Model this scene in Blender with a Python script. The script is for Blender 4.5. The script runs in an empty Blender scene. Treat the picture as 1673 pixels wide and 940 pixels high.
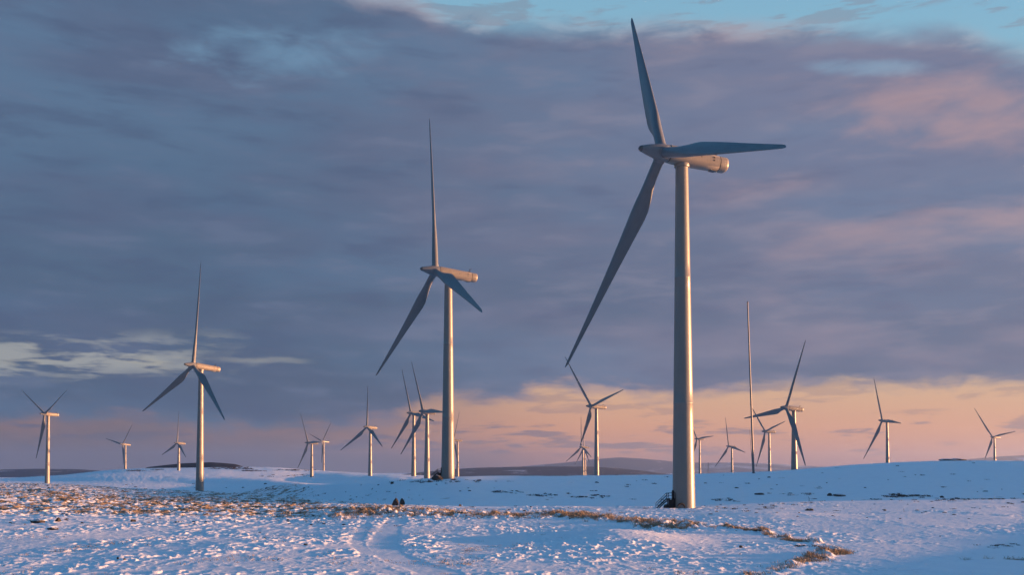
import bpy, bmesh, math, random
import numpy as np
from mathutils import Matrix, Vector

random.seed(7)
RNG = np.random.default_rng(11)
R = math.radians
C = bpy.context.scene.collection
SC = bpy.context.scene

# ------------------------------------------------------------------ helpers
def lin(r, g, b):
    f = lambda c: (c / 255 / 12.92) if c / 255 <= 0.04045 else ((c / 255 + 0.055) / 1.055) ** 2.4
    return (f(r), f(g), f(b), 1.0)

def tag(o, label=None, cat=None, group=None, kind=None):
    if label: o['label'] = label
    if cat: o['category'] = cat
    if group: o['group'] = group
    if kind: o['kind'] = kind
    return o

def mesh_np(name, verts, faces, smooth=True):
    """faces: (n,3) or (n,4) int array, or a python list of polygons."""
    me = bpy.data.meshes.new(name)
    if isinstance(faces, list):
        me.from_pydata([tuple(v) for v in verts], [], faces)
    else:
        verts = np.asarray(verts, np.float32)
        k = faces.shape[1]
        me.vertices.add(len(verts)); me.vertices.foreach_set('co', verts.ravel())
        me.loops.add(faces.size); me.loops.foreach_set('vertex_index', faces.astype(np.int32).ravel())
        me.polygons.add(len(faces))
        me.polygons.foreach_set('loop_start', np.arange(0, faces.size, k, dtype=np.int32))
        me.update(calc_edges=True)
    me.polygons.foreach_set('use_smooth', np.full(len(me.polygons), smooth))
    me.update()
    return me

def link(name, me, mat, parent=None, loc=None, smooth=None):
    o = bpy.data.objects.new(name, me)
    if mat and not me.materials: me.materials.append(mat)
    C.objects.link(o)
    if parent: o.parent = parent
    if loc: o.location = loc
    return o

def empty(name, loc, rz=0.0):
    o = bpy.data.objects.new(name, None); C.objects.link(o)
    o.location = loc; o.rotation_euler = (0, 0, rz); o.empty_display_size = 1.0
    return o

def loft(rings, cap0=True, cap1=True):
    """rings: list of equal-length point lists -> verts, faces"""
    n = len(rings[0]); V = [p for r in rings for p in r]; F = []
    for i in range(len(rings) - 1):
        for j in range(n):
            a = i * n + j; b = i * n + (j + 1) % n
            F.append((a, b, b + n, a + n))
    if cap0: F.append(tuple(range(n - 1, -1, -1)))
    if cap1: F.append(tuple(range((len(rings) - 1) * n, len(rings) * n)))
    return V, F

def revolve(profile, axis='z', n=40):
    """profile: list of (radius, position)"""
    rings = []
    for r, p in profile:
        ring = []
        for j in range(n):
            a = 2 * math.pi * j / n
            c, s = r * math.cos(a), r * math.sin(a)
            ring.append((c, s, p) if axis == 'z' else (c, p, -s))
        rings.append(ring)
    return loft(rings)

def fix_normals(me):
    bm = bmesh.new(); bm.from_mesh(me)
    bmesh.ops.recalc_face_normals(bm, faces=bm.faces)
    bm.to_mesh(me); bm.free()

def solid(name, VF, mat, parent=None, sharp=None, smooth=True):
    me = mesh_np(name, VF[0], list(VF[1]), smooth)
    fix_normals(me)
    if smooth: 
        try: me.set_sharp_from_angle(angle=R(sharp or 40))
        except Exception: pass
    return link(name, me, mat, parent)

def box_vf(x0, x1, y0, y1, z0, z1):
    V = [(x, y, z) for x in (x0, x1) for y in (y0, y1) for z in (z0, z1)]
    F = [(0, 1, 3, 2), (4, 6, 7, 5), (0, 4, 5, 1), (2, 3, 7, 6), (0, 2, 6, 4), (1, 5, 7, 3)]
    return V, F

def merge(*vfs):
    V, F = [], []
    for v, f in vfs:
        k = len(V); V += list(v); F += [tuple(i + k for i in q) for q in f]
    return V, F

def tube_vf(pts, rad, n=8):
    pts = [Vector(p) for p in pts]; rings = []
    for i, p in enumerate(pts):
        d = (pts[min(i + 1, len(pts) - 1)] - pts[max(i - 1, 0)]).normalized()
        up = Vector((0, 0, 1)) if abs(d.z) < .9 else Vector((1, 0, 0))
        a = d.cross(up).normalized(); b = d.cross(a)
        r = rad[i] if isinstance(rad, (list, tuple)) else rad
        rings.append([tuple(p + r * (math.cos(2 * math.pi * j / n) * a + math.sin(2 * math.pi * j / n) * b)) for j in range(n)])
    return loft(rings)

# ------------------------------------------------------------------ node helper
class NT:
    def __init__(s, tree): s.t = tree; s.n = tree.nodes; s.l = tree.links
    def new(s, typ, **kw):
        n = s.n.new(typ)
        for k, v in kw.items(): setattr(n, k, v)
        return n
    def put(s, sock, v):
        if hasattr(v, 'is_output'): s.l.new(v, sock)
        else: sock.default_value = v
    def m(s, op, a, b=None, c=None, clamp=False):
        n = s.new('ShaderNodeMath', operation=op, use_clamp=clamp)
        s.put(n.inputs[0], a)
        if b is not None: s.put(n.inputs[1], b)
        if c is not None: s.put(n.inputs[2], c)
        return n.outputs[0]
    def smooth(s, v, lo, hi):
        n = s.new('ShaderNodeMapRange', interpolation_type='SMOOTHSTEP')
        s.put(n.inputs['Value'], v); s.put(n.inputs['From Min'], lo); s.put(n.inputs['From Max'], hi)
        return n.outputs['Result']
    def mix(s, f, a, b, blend='MIX'):
        n = s.new('ShaderNodeMix', data_type='RGBA', blend_type=blend)
        s.put(n.inputs['Factor'], f); s.put(n.inputs['A'], a) if False else None
        s.put(n.inputs[0], f); s.put(n.inputs[6], a); s.put(n.inputs[7], b)
        return n.outputs[2]
    def noise(s, vec, scale, detail=4, rough=.5, dist=0.0, lac=2.0):
        n = s.new('ShaderNodeTexNoise')
        if vec is not None: s.l.new(vec, n.inputs['Vector'])
        n.inputs['Scale'].default_value = scale; n.inputs['Detail'].default_value = detail
        n.inputs['Roughness'].default_value = rough; n.inputs['Distortion'].default_value = dist
        n.inputs['Lacunarity'].default_value = lac
        return n.outputs['Fac']
    def comb(s, x, y, z):
        n = s.new('ShaderNodeCombineXYZ')
        s.put(n.inputs[0], x); s.put(n.inputs[1], y); s.put(n.inputs[2], z)
        return n.outputs[0]
    def curve(s, v, pts):
        """piecewise curve through (x,y) points with x,y in 0..1"""
        n = s.new('ShaderNodeFloatCurve'); cv = n.mapping.curves[0]
        while len(cv.points) > 2: cv.points.remove(cv.points[-1])
        cv.points[0].location = pts[0]; cv.points[1].location = pts[-1]
        for p in pts[1:-1]: cv.points.new(*p)
        n.mapping.update()
        s.put(n.inputs['Value'], v)
        return n.outputs['Value']
    def ramp(s, f, stops):
        n = s.new('ShaderNodeValToRGB'); e = n.color_ramp.elements
        e[0].position, e[0].color = stops[0]; e[1].position, e[1].color = stops[-1]
        for p, c in stops[1:-1]:
            q = e.new(p); q.color = c
        s.put(n.inputs[0], f)
        return n.outputs[0]

def material(name):
    m = bpy.data.materials.new(name); m.use_nodes = True
    nt = NT(m.node_tree); p = m.node_tree.nodes['Principled BSDF']
    return m, nt, p

# ------------------------------------------------------------------ camera
F_PX, HOR, CAM_Z, PITCH = 1626.0, 770.0, 7.0, R(2.0)
cam = bpy.data.cameras.new('camera'); camo = bpy.data.objects.new('camera', cam); C.objects.link(camo)
cam.sensor_width = 36; cam.lens = F_PX / 1673 * 36
cam.shift_y = ((HOR - F_PX * math.tan(PITCH)) - 470) / 1673
cam.clip_start = .5; cam.clip_end = 60000
camo.location = (0, 0, CAM_Z); camo.rotation_euler = (R(90) + PITCH, 0, 0)
SC.camera = camo

def flat_at(px, py, z=0.0):
    """plan position on level ground of height z, from bearing and dip"""
    y = (CAM_Z - z) * F_PX / max(py - HOR, 1e-3)
    return ((px - 836.5) / F_PX * y, y)

# ------------------------------------------------------------------ materials
def paint_material(name, col, rough=.34, dirt=.12, scale=.35):
    m, nt, p = material(name)
    tc = nt.new('ShaderNodeTexCoord')
    mp = nt.new('ShaderNodeMapping'); mp.inputs['Scale'].default_value = (1, 1, .12)
    nt.l.new(tc.outputs['Object'], mp.inputs[0])
    n1 = nt.noise(mp.outputs[0], scale * 6, 5, .6)
    n2 = nt.noise(tc.outputs['Object'], scale, 3, .5)
    f = nt.m('MULTIPLY', nt.smooth(nt.m('ADD', nt.m('MULTIPLY', n1, .6), nt.m('MULTIPLY', n2, .4)), .42, .68), dirt * 4)
    dark = (col[0] * .72, col[1] * .70, col[2] * .66, 1)
    nt.l.new(nt.mix(f, (*col, 1), dark), p.inputs['Base Color'])
    nt.l.new(nt.m('ADD', nt.m('MULTIPLY', n1, .14), rough - .07), p.inputs['Roughness'])
    p.inputs['Specular IOR Level'].default_value = .5
    return m

M_TOWER = paint_material('turbine_paint', (.20, .198, .18), .37, .07)
M_BLADE = paint_material('blade_paint', (.145, .155, .16), .36, .12, .5)
M_NAC = paint_material('sunlit_nacelle_paint', (.225, .205, .17), .38, .14, .6)  # warmer than the hub: golden sunlight put into the colour
M_HUB = paint_material('hub_paint', (.175, .185, .19), .36, .14, .6)
M_DARKMETAL = paint_material('dark_steel', (.010, .010, .012), .9, .1, 2)
M_CAP = paint_material('grey_plastic', (.085, .09, .095), .5, .1, 2)
M_POLE = paint_material('galvanised_pole', (.15, .15, .15), .42, .1, 2)

def rock_material():
    m, nt, p = material('snow_dusted_rock')
    tc = nt.new('ShaderNodeTexCoord'); g = nt.new('ShaderNodeNewGeometry')
    n = nt.noise(tc.outputs['Object'], 3.5, 6, .65)
    base = nt.ramp(n, [(.3, (.012, .010, .009, 1)), (.7, (.05, .040, .032, 1))])
    sep = nt.new('ShaderNodeSeparateXYZ'); nt.l.new(g.outputs['Normal'], sep.inputs[0])
    f = nt.smooth(nt.m('ADD', sep.outputs[2], nt.m('MULTIPLY', n, .5)), 1.12, 1.3)
    nt.l.new(nt.mix(nt.m('MULTIPLY', f, .8), base, (.8, .82, .86, 1)), p.inputs['Base Color'])
    p.inputs['Roughness'].default_value = .85
    b = nt.new('ShaderNodeBump'); b.inputs['Strength'].default_value = .6; b.inputs['Distance'].default_value = .06
    nt.l.new(n, b.inputs['Height']); nt.l.new(b.outputs[0], p.inputs['Normal'])
    return m
M_ROCK = rock_material()

def snow_material():
    m, nt, p = material('snow_over_moorland')
    tc = nt.new('ShaderNodeTexCoord'); obj = tc.outputs['Object']
    at = nt.new('ShaderNodeAttribute', attribute_name='bare')
    bare = at.outputs['Fac']
    n_f = nt.noise(obj, 1.9, 5, .62)
    n_m = nt.noise(obj, .35, 4, .55)
    n_l = nt.noise(obj, .02, 5, .6)
    snow = nt.mix(nt.smooth(n_m, .3, .7), (.80, .83, .88, 1), (.86, .88, .91, 1))
    soil = nt.ramp(n_f, [(.25, (.035, .022, .014, 1)), (.45, (.21, .15, .095, 1)), (.75, (.36, .27, .18, 1))])
    fac = nt.smooth(nt.m('ADD', bare, nt.m('MULTIPLY', nt.m('SUBTRACT', n_f, .5), 1.1)), .42, .66)
    # distant moor: heather showing through
    nt.l.new(nt.mix(fac, snow, soil), p.inputs['Base Color'])
    nt.l.new(nt.m('ADD', .55, nt.m('MULTIPLY', fac, .35)), p.inputs['Roughness'])
    p.inputs['Specular IOR Level'].default_value = .25
    cd = nt.new('ShaderNodeBump'); cd.inputs['Strength'].default_value = .7; cd.inputs['Distance'].default_value = .07
    nt.l.new(nt.noise(obj, 1.1, 6, .6), cd.inputs['Height'])
    nt.l.new(cd.outputs[0], p.inputs['Normal'])
    return m
M_SNOW = snow_material()

def moor_material(name, a, b, snow_amt, scale):
    m, nt, p = material(name)
    tc = nt.new('ShaderNodeTexCoord')
    mp = nt.new('ShaderNodeMapping'); mp.inputs['Scale'].default_value = (1, 1, 3)
    nt.l.new(tc.outputs['Object'], mp.inputs[0])
    n = nt.noise(mp.outputs[0], scale, 6, .62, .6)
    n2 = nt.noise(mp.outputs[0], scale * 4, 5, .6)
    base = nt.mix(n2, a, b)
    f = nt.smooth(n, .66 - snow_amt, .80 - snow_amt)
    nt.l.new(nt.mix(nt.m('MULTIPLY', f, .75), base, (.8, .82, .86, 1)), p.inputs['Base Color'])
    p.inputs['Roughness'].default_value = .9
    p.inputs['Specular IOR Level'].default_value = .1
    return m

# ------------------------------------------------------------------ terrain
def hash2(ix, iy, seed):
    h = (ix.astype(np.int64) * 374761393 + iy.astype(np.int64) * 668265263 + seed * 1442695041) & 0xFFFFFFFF
    h = ((h ^ (h >> 13)) * 1274126177) & 0xFFFFFFFF
    h = h ^ (h >> 16)
    return (h & 0xFFFFFF).astype(np.float64) / 0xFFFFFF

def gnoise(x, y, seed=0):
    """gradient noise about -0.7..0.7"""
    ix = np.floor(x); iy = np.floor(y); fx = x - ix; fy = y - iy
    ux = fx * fx * fx * (fx * (fx * 6 - 15) + 10); uy = fy * fy * fy * (fy * (fy * 6 - 15) + 10)
    def g(dx, dy):
        a = hash2(ix + dx, iy + dy, seed) * 2 * np.pi
        return np.cos(a) * (fx - dx) + np.sin(a) * (fy - dy)
    a, b, c, d = g(0, 0), g(1, 0), g(0, 1), g(1, 1)
    return (a * (1 - ux) + b * ux) * (1 - uy) + (c * (1 - ux) + d * ux) * uy

def fbm(x, y, seed, octv=4, rough=.5):
    s = 0; a = 1; t = 0
    for i in range(octv):
        s = s + a * gnoise(x * 2 ** i, y * 2 ** i, seed + i); t += a; a *= rough
    return s / t

def sstep(v, a, b):
    t = np.clip((v - a) / (b - a), 0, 1); return t * t * (3 - 2 * t)

# control sections of the moor: bearing -> (distance, height) of crest, hollow, ridge ...
# columns: bearing(px of a 1673-wide 54-degree view), E crest, F hollow, G ridge, H back, I far shoulder
COLS = [
 (-900, (600, -.6), (720, -6.5), (900, -8), (1150, -8.0), (1750, -12)),
 (0,    (600, -.4), (720, -5.0), (880, -5.5), (1150, -3.8), (1750, -6.6)),
 (100,  (560, -.6), (690, -5.5), (870, -5.3), (1150, -.6), (1750, -1.0)),
 (160,  (520, -1.2), (660, -5.8), (850, -5.0), (1150, 1.0), (1750, 6.4)),
 (200,  (490, -1.7), (640, -6.3), (840, -5.0), (1150, 1.4), (1750, 9.6)),
 (250,  (450, -1.7), (610, -7.0), (830, -5.2), (1150, 1.3), (1750, 11.6)),
 (340,  (430, -2.2), (580, -8.0), (790, -5.8), (1150, .8), (1750, 12.8)),
 (370,  (410, -2.2), (540, -7.8), (720, -5.6), (1150, .5), (1740, 13.2)),
 (400,  (390, -2.2), (510, -7.0), (640, -5.0), (1150, .1), (1720, 13.9)),
 (450,  (350, -2.1), (430, -5.5), (540, -1.9), (1120, -1.2), (1700, 12.8)),
 (500,  (300, -1.6), (360, -4.0), (470, -.3), (1080, -4.0), (1700, 9.0)),
 (560,  (250, -1.0), (290, -3.2), (390, 1.9), (1000, .6), (1700, 5.0)),
 (640,  (216, -.5), (245, -2.6), (335, 3.6), (1000, 2.6), (1700, 1.2)),
 (700,  (210, -.4), (240, -2.2), (325, 4.5), (1000, 2.0), (1700, -1.5)),
 (760,  (207, -.4), (235, -2.0), (325, 5.1), (1000, -1), (1700, -5)),
 (836,  (205, -.4), (235, -2.0), (345, 5.2), (1000, -4), (1700, -9)),
 (1000, (200, -.2), (240, -2.2), (420, 4.9), (1000, -3), (1700, -10)),
 (1120, (198, -.2), (245, -2.2), (480, 5.2), (1000, -3), (1700, -10)),
 (1200, (206, 0),   (250, -1.8), (510, 6.1), (1000, -3), (1700, -10)),
 (1260, (215, .1),  (255, -1.5), (530, 6.7), (1000, -3), (1700, -10)),
 (1300, (220, .1),  (260, -1.2), (545, 7.7), (1000, -3), (1700, -10)),
 (1350, (223, .15),  (265, -1.0), (560, 9.2), (1000, 0), (1700, -8)),
 (1400, (226, .2),  (270, -.8), (575, 10.6), (1000, 3), (1700, -4)),
 (1450, (228, .3),  (272, -.5), (590, 11.8), (1000, 5), (1700, 2)),
 (1500, (230, .4),  (275, -.2), (600, 12.6), (1000, 6), (1700, 8)),
 (1600, (233, .5),  (280, .2), (620, 13.4), (1000, 7), (1700, 14)),
 (1673, (235, .6),  (285, .8), (640, 13.2), (1000, 7), (1700, 15)),
 (1900, (240, 2.0),  (300, 2.5), (660, 14.5), (1000, 7), (1700, 14)),
 (2600, (250, 4.5),  (320, 5.0), (660, 14.5), (1000, 7), (1700, 10)),
]
_px = np.array([c[0] for c in COLS], float)
_pg = np.linspace(-900, 2600, 1401)
def _sm(a, k=9):
    w = np.hanning(2 * k + 1); w /= w.sum()
    return np.convolve(np.pad(a, k, mode='edge'), w, 'valid')
_CT = []
for i in range(1, 6):
    d = _sm(np.interp(_pg, _px, [c[i][0] for c in COLS])); z = _sm(np.interp(_pg, _px, [c[i][1] for c in COLS]))
    _CT.append((d, z))

def macro(px, D):
    """smooth moor surface from the control sections (cubic Hermite in log distance)"""
    ks = [(np.full_like(px, 1.0), np.zeros_like(px)), (np.full_like(px, 100.0), 0.15 * sstep(px, 1080, 1800) + 3.0 * sstep(px, 1673, 2600))]
    for d, z in _CT: ks.append((np.interp(px, _pg, d), np.interp(px, _pg, z)))
    g_d, g_z = ks[4]
    w = sstep(px, 470, 600) * (1 - .75 * sstep(px, 836, 1000))
    ks.insert(5, (g_d * 1.28, g_z - 4.2 * w + (1 - sstep(px, 300, 520)) * .4))
    ks.append((np.full_like(px, 3000.0), np.full_like(px, -17.0)))
    ks.append((np.full_like(px, 4200.0), np.full_like(px, -20.0)))
    ks.append((np.full_like(px, 13000.0), np.full_like(px, -20.0)))
    L = [np.log(k[0]) for k in ks]; Z = [k[1] for k in ks]
    n = len(ks); sl = []
    for i in range(n):
        if i == 0 or i == n - 1: sl.append(np.zeros_like(px)); continue
        a = (Z[i] - Z[i - 1]) / (L[i] - L[i - 1]); b = (Z[i + 1] - Z[i]) / (L[i + 1] - L[i])
        s = .5 * (a + b) * (1 - .85 * np.tanh(np.abs(a - b) / (np.abs(a) + np.abs(b) + 4.0)))
        sl.append(s)
    lD = np.log(np.clip(D, 1.0, 13000)); out = np.zeros_like(px)
    for i in range(n - 1):
        m = (lD >= L[i]) & (lD <= L[i + 1]); h = L[i + 1] - L[i]; t = np.clip((lD - L[i]) / h, 0, 1)
        v = ((2 * t**3 - 3 * t**2 + 1) * Z[i] + (t**3 - 2 * t**2 + t) * h * sl[i]
             + (-2 * t**3 + 3 * t**2) * Z[i + 1] + (t**3 - t**2) * h * sl[i + 1])
        out = np.where(m, v, out)
    return out

def seg_dist(x, y, pts):
    best = np.full(np.shape(x), 1e9)
    for (x0, y0), (x1, y1) in zip(pts[:-1], pts[1:]):
        dx, dy = x1 - x0, y1 - y0
        t = np.clip(((x - x0) * dx + (y - y0) * dy) / (dx * dx + dy * dy), 0, 1)
        best = np.minimum(best, np.hypot(x - x0 - t * dx, y - y0 - t * dy))
    return best

def path(pp): return [flat_at(*p) for p in pp]
GRASS_LINE = path([(560, 843), (640, 838), (720, 842), (830, 845), (930, 843), (1000, 850), (1060, 857), (1120, 861)])
WIND_LINE = path([(1120, 861), (1180, 864), (1235, 868), (1262, 876), (1300, 884), (1330, 886), (1345, 893), (1378, 903), (1350, 908),
                  (1330, 915), (1300, 920), (1275, 931), (1235, 941)])
TRACK_A = path([(652, 848), (638, 862), (630, 876), (624, 890), (634, 904), (662, 920), (720, 940)])
TRACK_B = path([(600, 858), (588, 870), (582, 882), (586, 894), (604, 908)])

def masks(x, y, D, px):
    nz = fbm(x / 26, y / 26, 40, 4)
    nf = fbm(x / 5.5, y / 5.5, 50, 4)
    py = HOR + F_PX * CAM_Z / np.maximum(D, 5)
    # tussocky grass band on the left, fading out to the right
    band = sstep(py, 800, 812) * (1 - sstep(py + 34 * nz + 26 * nf, 836, 868)) * (1 - sstep(px, 620, 820))
    band = np.maximum(band * .80, sstep(py, 784, 790) * (1 - sstep(py, 806, 826)) * (1 - sstep(px, 470, 600)) * .68)
    wob = 1 + 1.3 * nf
    gap = sstep(fbm(x / 7, y / 11, 120, 3), -.30, .05)
    g1 = (1 - sstep(seg_dist(x + 2.5 * nf, (y + 14 * nz) / 3.6, [(a, b / 3.6) for a, b in GRASS_LINE]) / np.maximum(wob, .2), .6, 4.6)) * (.25 + .75 * gap)
    w1 = (1 - sstep(seg_dist(x + 1.2 * nf, (y + 2.4 * nf) / 1.8, [(a, b / 1.8) for a, b in WIND_LINE]) / np.maximum(wob, .15), .2, 1.3)) * (.3 + .7 * gap)
    crest = (1 - sstep(np.abs(D - 198 - 25 * sstep(px, 1120, 1400)), 6, 24)) * sstep(px, 760, 900) * .34
    patch = sstep(fbm(x / 14, y / 7, 90, 3), .16, .36) * (D < 260)
    side = sstep(px, 1500, 1620) * sstep(py, 888, 898) * (1 - sstep(py, 914, 925)) * sstep(nf, .02, .22) * .8
    bare = np.maximum.reduce([band * (.66 + 1.7 * nf), g1 * (.66 + 1.2 * nf), w1 * (.62 + 1.0 * nf), crest * (1 + 1.5 * nf), side])
    return np.clip(bare, 0, 1), np.clip(band, 0, 1), g1, w1, nz, nf

def height(x, y, want=False):
    x = np.asarray(x, float); y = np.asarray(y, float)
    r = np.hypot(x, y); ca = np.clip(y / np.maximum(r, 1e-6), math.cos(R(47)), 1)
    front = y > 0
    D = r * ca
    tanaz = np.where(front & (np.abs(x) < 1.07 * np.maximum(y, 1e-6)), x / np.maximum(y, 1e-6), np.sign(x) * 1.07)
    px = np.clip(836.5 + F_PX * tanaz, -900, 2600)
    fr = sstep(y / np.maximum(r, 1e-6), -.3, .3)
    z = macro(px, D) * fr + (1 - fr) * np.where(D > 300, -4.0 * sstep(D, 300, 3000), 0)
    # added unseen hill off to the right, shaped to shade the valley
    z = z + 23 * np.exp(-(((x - 470) / 105) ** 2) - np.clip(np.abs(y - 430) - 145, 0, None) ** 2 / 28 ** 2) * sstep(x / np.maximum(y, 1), .54, .68)
    bare, band, g1, w1, nz, nf = masks(x, y, D, px)
    fore = (1 - sstep(D, 190, 260)) 
    leftf = sstep(700 - px, 0, 250) * (1 - sstep(D, 560, 660))
    near = np.maximum(fore, leftf)
    far = sstep(D, 900, 1300)
    # rolling relief
    z = z + near * .16 * fbm(x / 22, y / 30, 3, 3)
    z = z + (1 - near) * .25 * fbm(x / 60, y / 60, 5, 3) * sstep(D, 180, 500) * (1 - far) + far * .5 * fbm(x / 160, y / 160, 8, 4)
    # wind-packed snow over tussocks
    spat = sstep(fbm(x / 13, y / 22, 21, 3), -.16 + .14 * sstep(px, 1060, 1300), .14 + .1 * sstep(px, 1060, 1300))
    right = 1 - .25 * sstep(px, 1060, 1300)
    tr = np.minimum(seg_dist(x, y, TRACK_A) - .7, seg_dist(x, y, TRACK_B))
    rut = 1 - sstep(tr + .7 * nf, .5, .95)
    amp = near * (.24 + .76 * spat) * right * (1 - .93 * rut)
    b1 = fbm(x / 1.3, y / 1.9, 61, 3, .6); b2 = gnoise(x / .42, y / .55, 71)
    rd = 1 - np.abs(gnoise(x / 1.5 + .35 * b2, y / 2.1 + .6 * b1, 75)) * 5.5
    lump = np.maximum(sstep(b1, .06, .30) * .85, np.clip(rd, 0, 1) * sstep(fbm(x / 4.0, y / 5.5, 77, 2), -.12, .22))
    z = z + amp * (.16 * lump + .035 * b2 * (.2 + lump) + .055 * sstep(gnoise(x / .85, y / 1.2, 79), .05, .4) * (.35 + spat)) - near * .02 * rut
        # tussock banks
    tus = sstep(fbm(x / 2.1, y / 2.9, 81, 3, .6), -.08, .34)
    z = z + near * (.62 * band * (.35 + .65 * bare) + .6 * g1 + .6 * w1) * tus
    # low drift that faces the sun, with the hollow behind it
    for (mx, my, rx, ry, hh) in DRIFTS:
        z = z + hh * np.exp(-((x - mx) / rx) ** 2 - ((y - my) / ry) ** 2)
    # shaded slope: faint drifts
    slope = (1 - near) * (1 - far) * sstep(D, 200, 260)
    z = z + slope * (.30 * gnoise(x / 34, y / 16, 29) + .12 * gnoise(x / 9, y / 5, 31) + .03 * gnoise(x / 2.2, y / 1.8, 33))
    mid = leftf * sstep(D, 240, 320)
    z = z + mid * .30 * sstep(fbm(x / 5.5, y / 5.5, 35, 3), -.05, .4)
    hum = sstep(D, 640, 760) * (1 - sstep(D, 2000, 2500)) * (1 - sstep(px, 690, 800))
    z = z + hum * .5 * fbm(x / 6, y / 38, 130, 3, .6)
    dots = sstep(fbm(x / 13, y / 9, 101, 4, .6), .30, .42) * slope * .9
    farb = far * sstep(fbm(x / 90, y / 120, 111, 5, .6), .14, .34) * .85
    if want: return z, np.clip(np.maximum.reduce([bare * near, dots, farb]), 0, 1)
    return z

DRIFTS = []
for (px_, py_, rx, ry, hh) in [(1005, 882, 6.0, 9, .95), (940, 864, 10, 6, -.45), (330, 872, 14, 6, -.35), (400, 892, 9, 6, .30), (1480, 880, 14, 8, -.3), (1250, 845, 10, 8, .35)]:
    gx, gy = flat_at(px_, py_); DRIFTS.append((gx, gy, rx, ry, hh))

def hz(x, y): return float(height(np.array([x]), np.array([y]))[0])

def build_ground():
    az_f = np.arange(-32, 32.001, .05)
    az = np.concatenate([np.arange(-180, -60, 6), np.arange(-60, -32, .8), az_f, np.arange(32.8, 60, .8), np.arange(60, 180, 6)])
    d1 = np.geomspace(2, 55, 26)[:-1]
    d2 = [55.0]
    while d2[-1] < 262: d2.append(d2[-1] + max(.22, .34 * (d2[-1] / 200)))
    d3 = [d2[-1] + .8]
    while d3[-1] < 660: d3.append(d3[-1] * 1.0034)
    while d3[-1] < 2300: d3.append(d3[-1] * 1.012)
    while d3[-1] < 11800: d3.append(d3[-1] * 1.06)
    Dr = np.array(list(d1) + d2 + d3)
    A, D = np.meshgrid(np.radians(az), Dr)
    r = D / np.clip(np.cos(A), math.cos(R(47)), 1)
    r = np.minimum(r, 11900 + 0 * r)
    r[-1] = 11950
    X = r * np.sin(A); Y = r * np.cos(A)
    Z, B = height(X, Y, True)
    nr, nc = X.shape
    V = np.stack([X, Y, Z], -1).reshape(-1, 3)
    idx = np.arange(nr * nc).reshape(nr, nc)
    a = idx[:-1, :]; b = idx[1:, :]
    an = np.roll(a, -1, 1); bn = np.roll(b, -1, 1)
    Fq = np.stack([a, an, bn, b], -1).reshape(-1, 4)
    # centre fan as thin quads
    V = np.vstack([V, [[0, 0, 0]]])
    c = len(V) - 1
    me = mesh_np('ground', V, Fq)
    bm_c = mesh_np
    at = me.attributes.new('bare', 'FLOAT', 'POINT')
    at.data.foreach_set('value', np.append(B.ravel(), 0).astype(np.float32))
    return tag(link('ground', me, M_SNOW), kind='structure')

ground = build_ground()

# ------------------------------------------------------------------ far hills
def hill(name, D, pts, depth, mat, seed, rough=2.0, base=-24):
    """long hill: silhouette given as (bearing px, dip py) at distance D; rounded cross-section"""
    px = np.linspace(pts[0][0], pts[-1][0], 150)
    py = np.interp(px, [p[0] for p in pts], [p[1] for p in pts]); py = np.convolve(np.pad(py, 4, mode='edge'), np.hanning(9) / np.hanning(9).sum(), 'valid')
    top = CAM_Z + (HOR - py) * D / F_PX
    x = (px - 836.5) / F_PX * D
    nv = 36; t = np.linspace(-1, 1, nv)
    prof = np.cos(t * np.pi / 2) ** 1.4
    X, T = np.meshgrid(x, t); TOP = np.tile(top, (nv, 1)); P = np.tile(prof[:, None], (1, len(x)))
    Yv = D + T * depth
    Xv = X * Yv / D
    edge = np.clip(np.minimum(px - px[0], px[-1] - px) / 60, 0, 1); edge = np.tile(edge, (nv, 1))
    Zv = base + (TOP - base) * P + rough * fbm(Xv / 220, Yv / 220, seed, 4) * P * edge
    V = np.stack([Xv, Yv, Zv], -1).reshape(-1, 3); i = np.arange(V.shape[0]).reshape(nv, -1)
    Fq = np.stack([i[:-1, :-1], i[:-1, 1:], i[1:, 1:], i[1:, :-1]], -1).reshape(-1, 4)
    return tag(link(name, mesh_np(name, V, Fq), mat), kind='structure')

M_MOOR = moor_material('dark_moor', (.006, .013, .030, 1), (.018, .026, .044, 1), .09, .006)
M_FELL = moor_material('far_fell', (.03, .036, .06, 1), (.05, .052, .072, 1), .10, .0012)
M_PLANT = moor_material('dark_plantation', (.008, .010, .012, 1), (.024, .022, .024, 1), -.2, .01)
hill('hills', 4600, [(600, 786), (640, 778), (690, 772), (735, 767.5), (780, 765), (840, 763.5), (900, 763), (960, 763), (1000, 765), (1050, 770), (1090, 775), (1150, 781)], 900, M_MOOR, 200)
hill('hills', 4900, [(-260, 772), (-100, 768), (0, 768), (60, 766.5), (130, 767.5), (180, 771), (230, 776), (300, 784)], 900, M_MOOR, 230)
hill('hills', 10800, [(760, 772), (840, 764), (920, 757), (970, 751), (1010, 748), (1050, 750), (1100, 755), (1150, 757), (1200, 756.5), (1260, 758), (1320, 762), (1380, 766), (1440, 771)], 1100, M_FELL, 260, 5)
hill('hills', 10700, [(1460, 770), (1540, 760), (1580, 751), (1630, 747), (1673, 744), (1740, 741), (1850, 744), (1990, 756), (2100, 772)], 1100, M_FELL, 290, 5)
hill('hills', 1950, [(222, 775), (240, 764), (262, 761.3), (285, 759), (300, 757.6), (320, 757), (345, 756), (360, 757), (385, 759), (400, 764), (420, 777)], 140, M_PLANT, 320, .9)

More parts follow.
